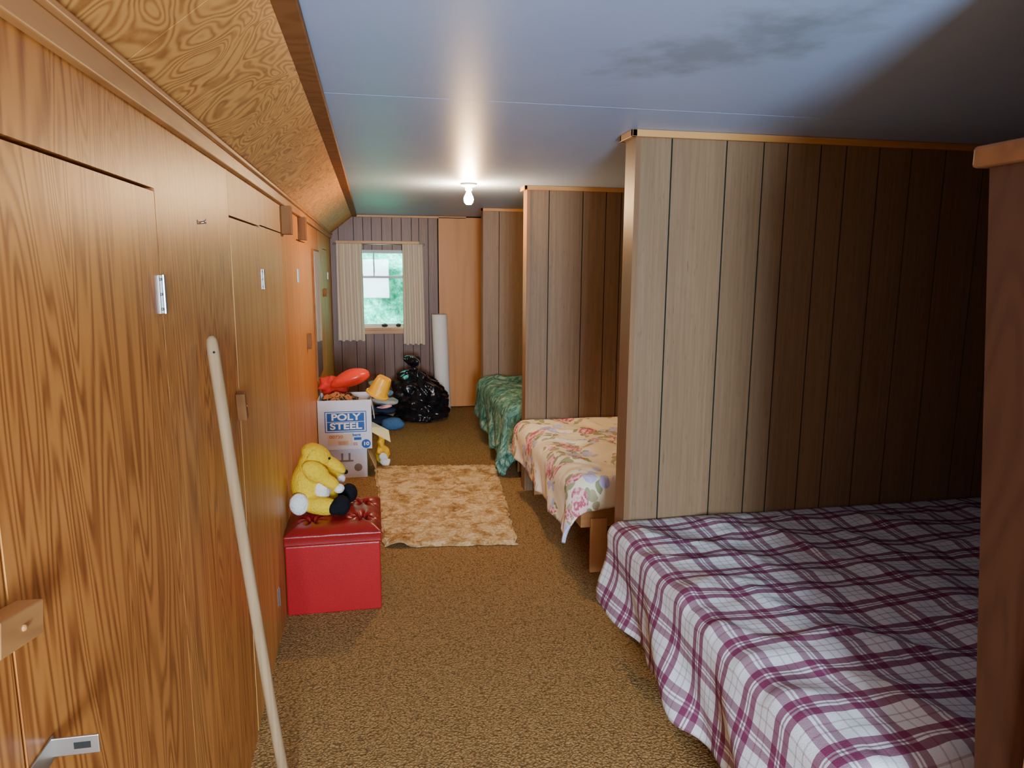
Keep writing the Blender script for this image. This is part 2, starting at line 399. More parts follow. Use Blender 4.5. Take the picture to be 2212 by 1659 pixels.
struct(boxes('wall_right',[((XR,YB,0),(XR+.1,YE+.1,CZ))],M['panel2']),'dark brown wood paneling wall')
wx0,wx1,wz0,wz1=-.3,.55,.75,1.85
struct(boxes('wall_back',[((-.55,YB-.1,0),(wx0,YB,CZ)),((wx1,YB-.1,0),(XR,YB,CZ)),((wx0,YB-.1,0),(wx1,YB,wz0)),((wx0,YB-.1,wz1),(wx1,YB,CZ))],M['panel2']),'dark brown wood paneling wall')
GP=[0,.137,.24,.167,.11,.154,.12,.16,.158,.17,.2,.13,.16,.11,.2,.15,.12,.2,.24]
def grooves(x0,x1,start=0,pat=GP):
    xs=[x0]; x=x0
    for d in pat[1:]:
        x+=d
        if x<x1-.02: xs.append(x)
    xs.append(x1); return xs
hx0,hx1,hz0,hz1=-.15,.42,.93,1.77
lst=[]
def core(y0,y1,xa,xb,mi):
    return [((xa,y0,0),(hx0,y1,CZ),mi),((hx1,y0,0),(xb,y1,CZ),mi),((hx0,y0,0),(hx1,y1,hz0),mi),((hx0,y0,hz1),(hx1,y1,CZ),mi)]
lst+=core(YE,YE+.1,-.55,XR+.1,1)
xs=[XL]+[-.33,-.17,-.07,.02,.13,.24,.34,.45,.53,.63,.735]
for a,b in zip(xs,xs[1:]):
    a2,b2=a+.003,b-.003
    def pr(x0,x1,z0,z1):
        if x1-x0>.004: lst.append(((x0,YE-.006,z0),(x1,YE,z1),0))
    if b2<=hx0 or a2>=hx1: pr(a2,b2,0,CZ)
    else:
        pr(a2,min(b2,hx0),0,CZ); pr(max(a2,hx1),b2,0,CZ)
        m0,m1=max(a2,hx0),min(b2,hx1); pr(m0,m1,0,hz0); pr(m0,m1,hz1,CZ)
lst.append(((1.48,YE-.006,0),(XR,YE,CZ),0))
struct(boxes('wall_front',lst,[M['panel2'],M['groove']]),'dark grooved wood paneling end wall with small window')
struct(boxes('door_5',[((.742,YE-.035,.012),(1.47,YE-.007,CZ-.012))],M['doorwood'],bev=.002),'tall flat mahogany slab door in end wall')
wf=[((hx0,YE+.02,hz0),(hx0+.035,YE+.06,hz1)),((hx1-.035,YE+.02,hz0),(hx1,YE+.06,hz1)),((hx0+.035,YE+.02,hz0),(hx1-.035,YE+.06,hz0+.035)),((hx0+.035,YE+.02,hz1-.035),(hx1-.035,YE+.06,hz1)),
 ((hx0+.035,YE+.025,1.465),(hx1-.035,YE+.055,1.49)),((.03,YE+.03,1.49),(.045,YE+.05,hz1-.035))]
w=struct(boxes('window_1',wf,M['white']),'small white framed window looking onto bright foliage')
gl=boxes('glass_pane',[((hx0+.035,YE+.038,hz0+.035),(hx1-.035,YE+.041,hz1-.035))],M['glass'],w)
w2=[((wx0,YB-.06,wz0),(wx0+.04,YB-.02,wz1)),((wx1-.04,YB-.06,wz0),(wx1,YB-.02,wz1)),((wx0+.04,YB-.06,wz0),(wx1-.04,YB-.02,wz0+.04)),((wx0+.04,YB-.06,wz1-.04),(wx1-.04,YB-.02,wz1))]
struct(boxes('window_2',w2,M['white']),'plain window opening letting daylight in')
struct(boxes('trim_3',[((hx0-.03,YE-.045,hz0-.03),(hx1+.03,YE+.02,hz0)),((hx0-.02,YE-.022,hz0-.075),(hx1+.02,YE-.007,hz0-.03))],M['pineX'],bev=.002),'pine window sill')
struct(boxes('trim_4',[((-.36,YE-.03,1.835),(.53,YE-.007,1.865))],M['pineX'],bev=.002),'pine strip above window')
struct(boxes('trim_5',[((XL,YE-.035,CZ-.024),(1.05,YE-.007,CZ-.001))],M['pineX'],bev=.002),'pine strip along ceiling')
def partition(name,y,th=.11):
    xs=grooves(1.07,XR)
    l=[((1.075,y+.004,0),(XR,y+th-.004,CZ-.001),1)]
    for a,b in zip(xs,xs[1:]):
        l.append(((a+.0032,y,0),(b-.0032,y+.004,CZ-.001),0)); l.append(((a+.0032,y+th-.004,0),(b-.0032,y+th,CZ-.001),0))
    l.append(((1.052,y-.002,0),(1.0745,y+th+.002,CZ-.001),2))
    o=boxes(name,l,[M['panel'],M['groove'],M['cap']]); struct(o,'brown grooved wood paneling partition between sleeping bays')
    t=boxes('partition_trim',[((1.03,y-.022,CZ-.028),(XR,y-.0025,CZ-.001)),((1.03,y-.022,CZ-.028),(1.051,y+th+.02,CZ-.001)),((1.03,y+th+.0025,CZ-.028),(XR,y+th+.022,CZ-.001))],M['pineX'],o,.002)
    t['label']='pine strip along partition top'
    return o
for i,y in enumerate((.77,2.80,4.83,6.77)): partition('wall_partition' ,y)
def cab():
    bm=bmesh.new()
    prof=[(.89,0),(.91,0),(1.098,1.775),(.89,1.775)]
    v0=[bm.verts.new((1.065,y,z)) for y,z in prof]; v1=[bm.verts.new((1.65,y,z)) for y,z in prof]
    for i in range(4): bm.faces.new((v0[i],v0[(i+1)%4],v1[(i+1)%4],v1[i]))
    bm.faces.new(v0[::-1]); bm.faces.new(v1); bmesh.ops.recalc_face_normals(bm,faces=bm.faces)
    o=mkobj('storage_cabinet',bm,M['redwood'])
    t=boxes('top_trim',[((1.045,.89,1.7755),(1.67,1.118,1.813))],M['captrim'],o,.006)
    thing(o,'reddish plywood cabinet with rounded wooden top trim','cabinet')
cab()
# ---------------------------------------------------------------- ceiling light, plus an added fill bulb
def lamp(x,y,mt):
    e=empty('ceiling_light',(x,y,CZ),'bare glowing bulb in white porcelain ceiling holder','ceiling light','ceiling bulbs')  # label is shared with the added fill bulb
    under(lathe('lamp_base',[(.0,-.001),(.055,-.001),(.055,-.008),(.045,-.018),(.024,-.026),(.022,-.045),(.0,-.045)],(x,y,CZ),M['white']),e)
    under(lathe('bulb',[(.001,-.0455),(.014,-.046),(.014,-.055),(.02,-.07),(.030,-.09),(.032,-.105),(.028,-.122),(.016,-.135),(.001,-.138)],(x,y,CZ),mt),e)
lamp(.65,4.80,M['bulb'])
lamp(.45,-.75,M['bulb2'])  # warm fill added behind the camera, out of view
# ---------------------------------------------------------------- beds
def bed(yn,yf,label,top=.5):
    e=empty('bed',(1.04,yn,0),label,'bed','beds in the sleeping bays')
    x0,x1=1.09,3.02
    under(boxes('bed_frame',[((x0-.04,yn+.02,.245),(x1,yn+.06,.345)),((x0-.04,yf-.05,.245),(x1,yf-.01,.345)),((x0-.04,yn+.06,.245),(x0,yf-.05,.345)),((x1-.04,yn+.06,.245),(x1,yf-.05,.345)),((x0,yn+.06,.30),(x1-.04,yf-.05,.32))],M['framewood'],bev=.003),e)
    for lx in (x0+.01,x1-.14):
        for ly in (yn+.0,yf-.10):
            under(boxes('leg',[((lx,ly,0),(lx+.09,ly+.0195,.298))],M['legwood'],bev=.003),e)
    mt=boxes('mattress',[((1.03,yn+.035,.346),(3.0,yf-.015,top-.02))],M['card'],bev=.035); under(mt,e)
    return e
bed(1.27,2.79,'low wooden bed covered by plaid wool blanket')
bed(3.40,4.82,'low wooden bed on lumber legs under floral comforter')
bed(5.30,6.76,'low wooden bed under teal leaf print cover')
def drape(name,xe,yn,yf,xh,top,overp,overq,R,mat,wrink,foldA,foldK,res=.018,flare=.08,seed=0,th=.008,cq=1.0):
    Lx=xh-xe; Ly=yf-yn
    nx=int((Lx+max(overp))/res); 
    nq=int((Ly+overq)/res)
    bm=bmesh.new(); uvl=bm.loops.layers.uv.new('UVMap')
    G=[];UV={}
    arc=math.pi*R/2
    for j in range(nq+1):
        t=j/nq
        row=[]
        for i in range(nx+1):
            s=i/nx
            oq=overq*(1+(cq-1)*max(0,1-s*1.6)**2)
            q=oq-(Ly+oq)*t
            ft=min(1,max(0,(-q)/Ly))
            op=overp[0]*(1-ft)+overp[1]*ft
            op+=.012*noise.noise(Vector((q*5,seed,0)))
            p=op-(Lx+op)*s
            pp,qq=max(p,0),max(q,0)
            n=2.2; d=(pp**n+qq**n)**(1/n) if (pp or qq) else 0
            bx=xe+R+max(-p,0)*(Lx-R)/Lx; by=yn+R+max(-q,0)*(Ly-R)/Ly
            if d>1e-6: ux,uy=-pp/math.hypot(pp,qq),-qq/math.hypot(pp,qq)
            else: ux=uy=0
            if d<arc: out=R*math.sin(d/R); z=top-R*(1-math.cos(d/R))
            else:
                ex=d-arc; k=min(1,ex/.25)
                ph=foldK*(q-p)+2.5*noise.noise(Vector((q*2,p*.5,seed)))
                corner=4*pp*qq/((pp+qq)**2+1e-6)
                out=R+flare*ex+foldA*k*(math.sin(ph)+.4*math.sin(2.3*ph+1))*(1-.3*corner)+.05*corner*k
                z=top-R-ex*.985
            x=bx+ux*out; y=by+uy*out
            w=wrink*(noise.noise(Vector((x*5,y*5,seed)))+.6*abs(noise.noise(Vector((x*9+y*4,y*11,seed+3)))))
            edge=1 if d<arc else .4
            w+=wrink*.3*math.sin((x*9+y*5)+3*noise.noise(Vector((x*1.5,y*1.5,seed))))*edge
            rd=1-abs(noise.noise(Vector((x*3.2+y*2.0,y*3.4-x*1.2,seed+9))))*2
            w+=wrink*.7*max(0,rd-.55)*2*edge
            fy=min(1,(yf-y)/.12+.15)
            z+=w*edge*fy
            if z<.014: x+=ux*(.014-z)*.5; y+=uy*(.014-z)*.5; z=.014+.004*noise.noise(Vector((x*20,y*20,0)))
            y=min(y,yf)
            v=bm.verts.new((x,y,z)); UV[v]=(p,q); row.append(v)
        G.append(row)
    for j in range(nq):
        for i in range(nx):
            f=bm.faces.new((G[j][i],G[j][i+1],G[j+1][i+1],G[j+1][i]))
            for l in f.loops: l[uvl].uv=UV[l.vert]
    bmesh.ops.recalc_face_normals(bm,faces=bm.faces)
    o=mkobj(name,bm,mat,None,True)
    if sum(f.normal.z for f in o.data.polygons)<0: o.data.flip_normals()
    md=o.modifiers.new('t','SOLIDIFY'); md.thickness=th; md.offset=1
    return o
b=drape('plaid_blanket',.985,1.21,2.785,2.98,.505,(.40,.37),.40,.05,M['plaid'],.015,.028,9,.014,.07,3,.01)
thing(b,'white wool blanket with magenta plaid draped over bed','blanket')
b=drape('floral_comforter',.985,3.36,4.815,2.98,.505,(.30,.26),.15,.07,M['floral'],.026,.022,11,.014,.06,5,.02,1.4)
thing(b,'cream comforter printed with roses draped over bed','comforter')
b=drape('teal_bedspread',1.0,5.2,6.755,2.98,.52,(.50,.40),.42,.09,M['teal'],.03,.02,12,.02,.06,9,.02)
thing(b,'teal leaf print bedspread hanging near the carpet','bedspread')
# ---------------------------------------------------------------- rug
def rug():
    c=[Vector((.03,3.93)),Vector((.80,3.84)),Vector((.955,5.50)),Vector((-.01,5.62))]
    n=190; bm=bmesh.new(); G=[]
    for j in range(n+1):
        row=[]
        for i in range(n+1):
            u=i/n; v=j/n
            p=(c[0]*(1-u)+c[1]*u)*(1-v)+(c[3]*(1-u)+c[2]*u)*v
            ed=min(u,1-u,v,1-v)
            jit=noise.noise_vector(Vector((p.x*14,p.y*14,3)))*.016
            if ed<.02: p=p+Vector((jit.x,jit.y))
            z=.020+.006*noise.noise(Vector((p.x*9,p.y*9,0)))+.007*noise.noise(Vector((p.x*60,p.y*60,0)))
            if ed<.015: z*=.35
            z+=.03*math.exp(-((u-.12)/.07)**2)*math.exp(-(v/.05)**2)
            row.append(bm.verts.new((p.x,p.y,max(z,.004))))
        G.append(row)
    for j in range(n):
        for i in range(n): bm.faces.new((G[j][i],G[j][i+1],G[j+1][i+1],G[j+1][i]))
    o=mkobj('rug',bm,M['rug'],None,True); md=o.modifiers.new('s','SOLIDIFY'); md.thickness=.003; md.offset=-1
    thing(o,'shaggy mottled tan and brown rug on carpet','rug')
rug()
# ---------------------------------------------------------------- ottoman
def ottoman():
    x0,x1,y0,y1=-.418,.018,3.19,3.68
    e=empty('storage_ottoman',((x0+x1)/2,(y0+y1)/2,0),'red vinyl storage ottoman with tufted lid','ottoman')
    under(boxes('body',[((x0+.002,y0+.006,0),(x1-.006,y1-.006,.335))],M['red'],bev=.006),e)
    n=80; bm=bmesh.new(); G=[]
    tufts=[(.27,.27),(.80,.30),(.27,.75),(.80,.75)]
    for j in range(n+1):
        row=[]
        for i in range(n+1):
            u=i/n; v=j/n
            ed=min(u,1-u,v,1-v)
            z=.385+.034*(1-(1-min(1,ed/.22))**2.2)
            for (a,b) in tufts:
                dx=(u-a)*.42; dy=(v-b)*.48; d=math.hypot(dx,dy); an=math.atan2(dy,dx)
                z-=.030*math.exp(-(d/.02)**2)+.020*math.exp(-(d/.05)**2)*(.6+.8*math.cos(7*an+1))
            z+=.003*noise.noise(Vector((u*7,v*7,2)))
            row.append(bm.verts.new((x0+(x1-x0)*u,y0+(y1-y0)*v,z)))
        G.append(row)
    for j in range(n):
        for i in range(n): bm.faces.new((G[j][i],G[j][i+1],G[j+1][i+1],G[j+1][i]))
    loop=[G[0][i] for i in range(n)]+[G[j][n] for j in range(n)]+[G[n][i] for i in range(n,0,-1)]+[G[j][0] for j in range(n,0,-1)]
    prev=loop
    for (dz,s) in ((.378,1.008),(.372,1.0),(.345,1.0),(.337,1.006),(.3355,.99)):
        cx,cy=(x0+x1)/2,(y0+y1)/2
        cur=[bm.verts.new((max(XL+.001,cx+(v.co.x-cx)*s),cy+(v.co.y-cy)*s,dz)) for v in loop]
        for i in range(len(loop)): bm.faces.new((prev[i],cur[i],cur[(i+1)%len(loop)],prev[(i+1)%len(loop)]))
        prev=cur
    bm.faces.new(prev); bmesh.ops.recalc_face_normals(bm,faces=bm.faces)
    under(mkobj('lid',bm,M['redtop'],None,True),e)
    for (a,b) in tufts:
        bm=bmesh.new(); bmesh.ops.create_uvsphere(bm,u_segments=14,v_segments=8,radius=.008,matrix=Matrix.Translation((x0+(x1-x0)*a,y0+(y1-y0)*b,.384))@Matrix.Diagonal((1,1,.5,1)))
        under(mkobj('button',bm,M['redtop'],None,True),e)
ottoman()
# ---------------------------------------------------------------- plush toy (floppy eared, slumped forward)
def plush():
    z=.421
    e=empty('plush_toy',(-.31,3.44,z),'floppy yellow plush toy slumped on red ottoman','plush toy')
    under(blob('body',[((-.325,3.45,z+.135),(.08,.09,.125),(0,10,0)),((-.30,3.45,z+.235),(.066,.08,.07)),
        ((-.26,3.36,z+.045),(.10,.042,.042),(0,4,-8)),((-.25,3.53,z+.045),(.10,.042,.042),(0,4,8)),
        ((-.28,3.36,z+.215),(.05,.035,.07),(10,-50,0)),((-.225,3.37,z+.165),(.065,.03,.032),(0,35,0)),
        ((-.28,3.54,z+.215),(.05,.035,.07),(-10,-50,0)),((-.225,3.53,z+.165),(.065,.03,.032),(0,35,0))],M['yplush'],voxel=.008,wr=.006,wf=14),e)
    under(blob('belly',[((-.258,3.43,z+.115),(.045,.07,.07),(0,0,0))],M['wplush'],voxel=.008,wr=.005,wf=20),e)
    under(blob('head',[((-.28,3.45,z+.275),(.075,.066,.05),(0,30,0)),((-.20,3.45,z+.222),(.07,.036,.028),(0,36,0))],M['yplush'],voxel=.007,wr=.004,wf=20),e)
    for s in (-1,1):
        under(blob('ear',[((-.30,3.45+s*.066,z+.25),(.028,.014,.07),(s*14,14,0))],M['yplush'],voxel=.006),e)
        under(blob('eye',[((-.218,3.45+s*.032,z+.262),(.007,.007,.007))],M['bplush'],voxel=.003),e)
    under(blob('nose',[((-.145,3.45,z+.182),(.012,.016,.012))],M['bplush'],voxel=.003),e)
    for yy,xx in ((3.345,-.165),(3.53,-.135)):
        under(blob('foot',[((xx,yy,z+.048),(.042,.042,.05)),((xx-.035,yy,z+.038),(.03,.038,.036))],M['bplush'],voxel=.006),e)
    under(blob('haunch',[((-.36,3.345,z+.065),(.045,.03,.055))],M['wplush'],voxel=.007),e)
    for yy in (3.37,3.53):
        under(blob('paw',[((-.175,yy,z+.125),(.026,.026,.024))],M['wplush'],voxel=.006),e)
plush()
# ---------------------------------------------------------------- pole
def pole():
    a=Vector((-.262,1.905,.003)); b=Vector((-.395,1.877,1.425)); n=18; rings=[]
    ax=(b-a).normalized(); u=ax.cross(Vector((0,1,0))).normalized(); v=ax.cross(u)
    for t,r in ((0,.0125),(.004,.0145),(.3,.0148),(.7,.0150),(.97,.0150),(.985,.0142),(.994,.012),(1,.006)):
        c=a.lerp(b,t)+u*(.006*math.sin(t*math.pi))
        rings.append([c+(u*math.cos(2*math.pi*k/n)+v*math.sin(2*math.pi*k/n))*r for k in range(n)])
    o=ringmesh('wooden_pole',rings,M['stick']); thing(o,'long worn wooden broom pole leaning on plywood wall','pole')
    c=a.lerp(b,.972); bm=bmesh.new()
    bmesh.ops.create_cone(bm,cap_ends=True,segments=12,radius1=.003,radius2=.003,depth=.002,matrix=Matrix.Translation(c+Vector((.004,-.0150,0)))@Matrix.Rotation(math.pi/2,4,'X'))
    h=mkobj('hanging_hole',bm,M['dark'],o)
pole()
def hook():
    rings=[]
    for t in range(9):
        p=Vector((XL+.0005+.013*t/8,1.96,1.705+.004*(t/8)**2)); r=.0035 if t<7 else .006
        rings.append([p+Vector((0,math.cos(k*math.pi/4),math.sin(k*math.pi/4)))*r for k in range(8)])
    o=ringmesh('wall_hook',rings,M['fbrass']); thing(o,'small metal hook screwed in plywood wall','hook')
hook()
def bracket():
    y,z=.925,.985; bm=bmesh.new()
    addbox(bm,(XL+.001,y-.07,z-.016),(XL+.004,y+.0,z+.016),0,.001)
    addbox(bm,(XL+.002,y-.004,z-.013),(XL+.058,y-.001,z+.013),0,.0012)
    addbox(bm,(XL+.028,y-.0045,z-.004),(XL+.048,y-.0041,z+.005),1)
    o=mkobj('metal_bracket',bm,[M['fbrass'],M['dark']]); thing(o,'zinc angle bracket sticking out of plywood wall','bracket')
bracket()
e=boxes('wall_mirror',[((XL+.001,5.45,.74),(XL+.014,6.02,1.72),0),((XL+.014,5.465,.755),(XL+.016,6.005,1.705),1)],[M['block'],M['mirror']],bev=0); thing(e,'tall thin framed mirror hung on plywood wall','mirror')
# ---------------------------------------------------------------- curtains
def curtain(x0,x1,z0,z1,seed,waves):
    bm=bmesh.new(); uvl=bm.loops.layers.uv.new('UVMap'); G=[];UV={}
    n=90;m=30
    for j in range(m+1):
        row=[];t=j/m
        for i in range(n+1):
            s=i/n; sp=1+.06*t*math.sin(seed)
            x=x0+(x1-x0)*(.5+(s-.5)*sp)
            y=YE-.078+.018*math.sin(s*waves*2*math.pi+.6*math.sin(t*3+seed))*(.6+.4*t)
            z=z1-(z1-z0)*t+.006*math.sin(s*waves*2*math.pi)*t
            v=bm.verts.new((x,y,z)); UV[v]=(s*.5,t*(z1-z0)); row.append(v)
        G.append(row)
    for j in range(m):
        for i in range(n):
            f=bm.faces.new((G[j][i],G[j][i+1],G[j+1][i+1],G[j+1][i]))
            for l in f.loops: l[uvl].uv=UV[l.vert]
    o=mkobj('curtain',bm,M['curtain'],None,True)
    thing(o,'short striped linen curtain hanging beside window','curtain','window curtains')
curtain(-.355,-.085,.79,1.832,1,4); curtain(.345,.57,.74,1.832,2,4)
bm=bmesh.new(); bmesh.ops.create_cone(bm,cap_ends=True,segments=14,radius1=.005,radius2=.005,depth=.95,matrix=Matrix.Translation((.10,YE-.05,1.828))@Matrix.Rotation(math.pi/2,4,'Y'))
for x in (-.375,.575): bmesh.ops.create_uvsphere(bm,u_segments=12,v_segments=8,radius=.012,matrix=Matrix.Translation((x,YE-.05,1.828)))
for x in (-.37,.572): addbox(bm,(x-.004,YE-.05,1.823),(x+.004,YE-.007,1.833))
thing(mkobj('curtain_rod',bm,M['fbrass'],None,True),'thin metal curtain rod above window','curtain rod')
for x,r in ((.14,.035),(.29,.03)):
    o=blob('stone',[((x,YE-.012,hz0+.021),(r,.022,.022))],M['stone'],voxel=.005,wr=.004,wf=30,seed=x); thing(o,'small dark stone on window sill','stone','stones on the sill')
# ---------------------------------------------------------------- paper roll
lean=lambda p,a,r,z: p+Vector((-.03*z,.02*z,0))
rr=.085
o=lathe('paper_roll',[(.022,.002),(rr-.004,.002),(rr,.008),(rr,1.07),(rr-.003,1.075),(.035,1.075),(.033,1.0),(.001,.99)],(.765,7.84,0),M['paper'],None,40,lean); thing(o,'tall white paper roll standing against end wall','paper roll')
# ---------------------------------------------------------------- garbage bag
def bagfn(p,a,r,z):
    f=.5+.5*math.tanh((z-.1)*8)
    d=Vector((math.cos(a),math.sin(a),0))
    pl_=max(0,min(1,(z-.34)/.2))
    fold=math.sin(a*11+4*noise.noise(Vector((math.cos(a)*2,math.sin(a)*2,z*4))))*.09*r*pl_
    c1=abs(noise.noise(p*6.5+Vector((3,1,0)))); c2=abs(noise.noise(p*14)); c3=abs(noise.noise(p*30))
    nz=(.12*c1-.005+.055*c2+.018*c3)*min(1,r/.12)-.015
    k=max(0,(z-.25)/.42)
    q=p+d*(fold+nz)+Vector((-.10*k**.8,0,0))
    q.z+=.03*noise.noise(p*8)*f
    q.z=max(q.z,.004); return q
pf=[(.05,.004),(.17,.004),(.20,.02)]
for i in range(52):
    z=.03+i*.010
    t=(z-.03)/.51
    pf.append((.215*(1-t**3.4)+.04+.015*math.sin(t*math.pi),z))
pf+=[(.04,.555),(.036,.57),(.055,.59),(.078,.61),(.088,.635),(.07,.66),(.03,.675)]
o=lathe('garbage_bag',pf,(.49,7.42,0),M['black'],None,140,bagfn); thing(o,'stuffed black plastic garbage bag knotted at top','garbage bag')
# ---------------------------------------------------------------- boxes
def cbox(name,x0,x1,y0,y1,z0,z1,label,openlid):
    e=empty(name,((x0+x1)/2,(y0+y1)/2,z0),label,'box','stacked cartons')
    t=.005
    l=[((x0,y0,z0),(x1,y0+t,z1)),((x0,y1-t,z0),(x1,y1,z1)),((x0,y0+t,z0),(x0+t,y1-t,z1)),((x1-t,y0+t,z0),(x1,y1-t,z1)),((x0+t,y0+t,z0),(x1-t,y1-t,z0+t))]
    if not openlid: l.append(((x0+t,y0+t,z1-t),(x1-t,y1-t,z1)))
    under(boxes('body',l,M['card'],bev=.0008),e)
    return e
BY=5.35; BX0,BX1=-.415,-.022
e1=cbox('cardboard_box',BX0+.02,BX1-.04,BY+.02,5.72,0.001,.226,'lower white cardboard carton under printed box',False)
e2=cbox('cardboard_box',BX0,BX1,BY,5.70,.229,.606,'open white cardboard carton with blue lettering full of toys',True)
F=BY-.001
def patch(name,x0,x1,z0,z1,mat,par,y=F,d=.0012):
    return under(boxes(name,[((x0,y-d,z0),(x1,y,z1))],mat),par)
patch('printed_border',-.365,-.06,.362,.522,M['blue'],e2,F,.0006)
patch('printed_panel',-.359,-.066,.368,.516,M['card'],e2,F,.0010)
patch('printed_band',-.349,-.076,.444,.509,M['blue'],e2,F,.0014)
patch('printed_band',-.349,-.076,.375,.440,M['blue'],e2,F,.0014)
textmesh('printed_lettering','POLY',-.212,F-.0022,.4765,.068,M['paper'],e2,w=.215)
textmesh('printed_lettering','STEEL',-.212,F-.0022,.4075,.068,M['paper'],e2,w=.235)
textmesh('printed_lettering','bags',-.135,F-.0014,.340,.03,M['blue'],e2,w=.06)
patch('printed_band',-.155,-.10,.300,.320,M['blue'],e2,F,.001)
patch('shipping_label',-.345,-.165,.262,.348,M['tanlabel'],e2,F,.0008)
textmesh('printed_lettering','00720',-.285,F-.0014,.327,.032,M['orangeink'],e2,w=.10)
textmesh('printed_lettering','02',-.145,F-.0014,.270,.030,M['orangeink'],e2,w=.035)
bm=bmesh.new()
xx=-.27
for k in range(16):
    wd=random.choice((.0015,.003,.0045)); addbox(bm,(xx,F-.0014,.266),(xx+wd,F-.0008,.295)); xx+=wd+.002
under(mkobj('barcode',bm,M['orangeink']),e2)
bm=bmesh.new(); bmesh.ops.create_cone(bm,cap_ends=True,segments=36,radius1=.034,radius2=.034,depth=.001,matrix=Matrix.Translation((-.066,F-.0008,.268))@Matrix.Rotation(math.pi/2,4,'X'))
under(mkobj('printed_circle',bm,M['blue']),e2)
textmesh('printed_lettering','10',-.066,F-.002,.268,.038,M['paper'],e2,w=.038)
F1=BY+.019
textmesh('printed_lettering','TT',-.22,F1-.001,.165,.09,M['greyink'],e1,True)
bm=bmesh.new(); bmesh.ops.create_cone(bm,cap_ends=True,segments=36,radius1=.03,radius2=.03,depth=.001,matrix=Matrix.Translation((-.13,F1-.0006,.08))@Matrix.Rotation(math.pi/2,4,'X'))
under(mkobj('printed_circle',bm,M['greyink']),e1)
def sheet(name,pts,mat,par=None,th=.003):
    bm=bmesh.new(); f=bm.faces.new([bm.verts.new(p) for p in pts]); o=mkobj(name,bm,mat)
    md=o.modifiers.new('s','SOLIDIFY'); md.thickness=th; md.offset=0
    if par: under(o,par)
    return o
sheet('flap',[(BX1-.038,BY+.03,.222),(BX1+.025,BY+.0,.06),(BX1+.03,BY+.25,.06),(BX1-.038,BY+.32,.222)],M['cardtan'],e1)
sheet('flap',[(BX1+.001,BY+.01,.604),(BX1+.022,BY+.0,.46),(BX1+.022,BY+.30,.46),(BX1+.001,BY+.33,.604)],M['card'],e2)
sheet('paper_tab',[(BX1+.001,5.46,.33),(BX1+.14,5.44,.25),(BX1+.13,5.54,.32),(BX1+.001,5.56,.39)],M['pyellow'],e2)['label']='pale yellow card tab'
o=blob('patterned_cloth',[((-.28,5.45,.575),(.10,.07,.08)),((-.20,5.48,.565),(.08,.07,.075))],M['leo'],voxel=.008,wr=.03,wf=16,seed=2); thing(o,'dark spotted cloth stuffed in carton','cloth')
o=blob('red_cloth_bag',[((-.33,5.60,.68),(.085,.05,.07)),((-.27,5.60,.66),(.08,.05,.06))],M['redcloth'],voxel=.007,wr=.04,wf=22,seed=4); thing(o,'crumpled bright red cloth bag in carton','bag')
def floaty():
    rings=[];n=28;m=26; a=Vector((-.315,5.47,.700)); b=Vector((-.03,5.46,.79))
    ax=(b-a).normalized(); v=Vector((0,1,0)); u=v.cross(ax).normalized()*-1
    for j in range(m+1):
        t=j/m; c=a.lerp(b,t)+Vector((0,0,.012*math.sin(t*math.pi)))
        r=.070*(max(.0,math.sin(math.pi*min(1,t*.96+.02))))**.5*(.75+.3*t)
        row=[]
        for k in range(n):
            an=2*math.pi*k/n; rr_=r*(1+.03*math.cos(an*6+t*9))
            pin=1+.16*abs(math.cos(an))**10
            row.append(c+u*math.sin(an)*rr_+v*math.cos(an)*rr_*pin)
        rings.append(row)
    o=ringmesh('inflatable_float',rings,M['redfloat']); thing(o,'shiny red inflatable pool toy on top of carton','pool toy')
floaty()
def bucket():
    e=empty('toy_bucket',(.05,5.47,.64),'yellow plastic sand bucket tipped over carton edge','toy bucket')
    def rg(r,z,n=32,notch=0):
        return [Vector((r*(1+notch*(1 if (k//4)%2 else -1))*math.cos(2*math.pi*k/n),r*(1+notch*(1 if (k//4)%2 else -1))*math.sin(2*math.pi*k/n),z)) for k in range(n)]
    rings=[rg(.06,0,32,.06),rg(.072,.05,32,.04),rg(.08,.10,32,.02),rg(.088,.15),rg(.10,.152),rg(.10,.165),rg(.09,.166),rg(.078,.12),rg(.055,.01)]
    o=ringmesh('body',rings,M['yellowp'],smooth=False); mt=Matrix.Translation((.055,5.46,.69))@Euler((math.radians(-170),math.radians(24),0)).to_matrix().to_4x4()@Matrix.Translation((0,0,-.07))@Matrix.Diagonal((.9,.9,.9,1))
    o.data.transform(mt); under(o,e)
    hn=[]
    for t in range(17):
        a=math.pi*t/16; c=Vector((.10*math.cos(a),0,.16+.03*math.sin(a)))
        hn.append([c+(Vector((math.cos(a),0,math.sin(a)))*math.cos(k*math.pi/3)+Vector((0,1,0))*math.sin(k*math.pi/3))*.004 for k in range(6)])
    h=ringmesh('handle',hn,M['yellowp']); h.data.transform(mt); under(h,e)
bucket()
o=blob('toy_scoop',[((.085,5.50,.520),(.055,.05,.010),(0,-6,0)),((.055,5.49,.517),(.04,.012,.008))],M['pink'],voxel=.005); thing(o,'pink plastic toy scoop hanging off carton','toy')
o=blob('yellow_toy_bag',[((.06,5.73,.09),(.05,.05,.09)),((.055,5.73,.20),(.035,.045,.08))],M['yellowp'],voxel=.008,wr=.03,wf=24,seed=7); thing(o,'crumpled yellow plastic bag beside carton','bag')
o=blob('red_toy_ball',[((.075,5.88,.055),(.05,.05,.053))],M['redfloat'],voxel=.006); thing(o,'small red ball on carpet beside carton','ball')
o=blob('white_cloth_scrap',[((.075,5.64,.035),(.045,.015,.034)),((.065,5.64,.08),(.035,.014,.04))],M['wplush'],voxel=.005,wr=.015,wf=24,seed=8); thing(o,'small white cloth scrap beside carton','cloth')
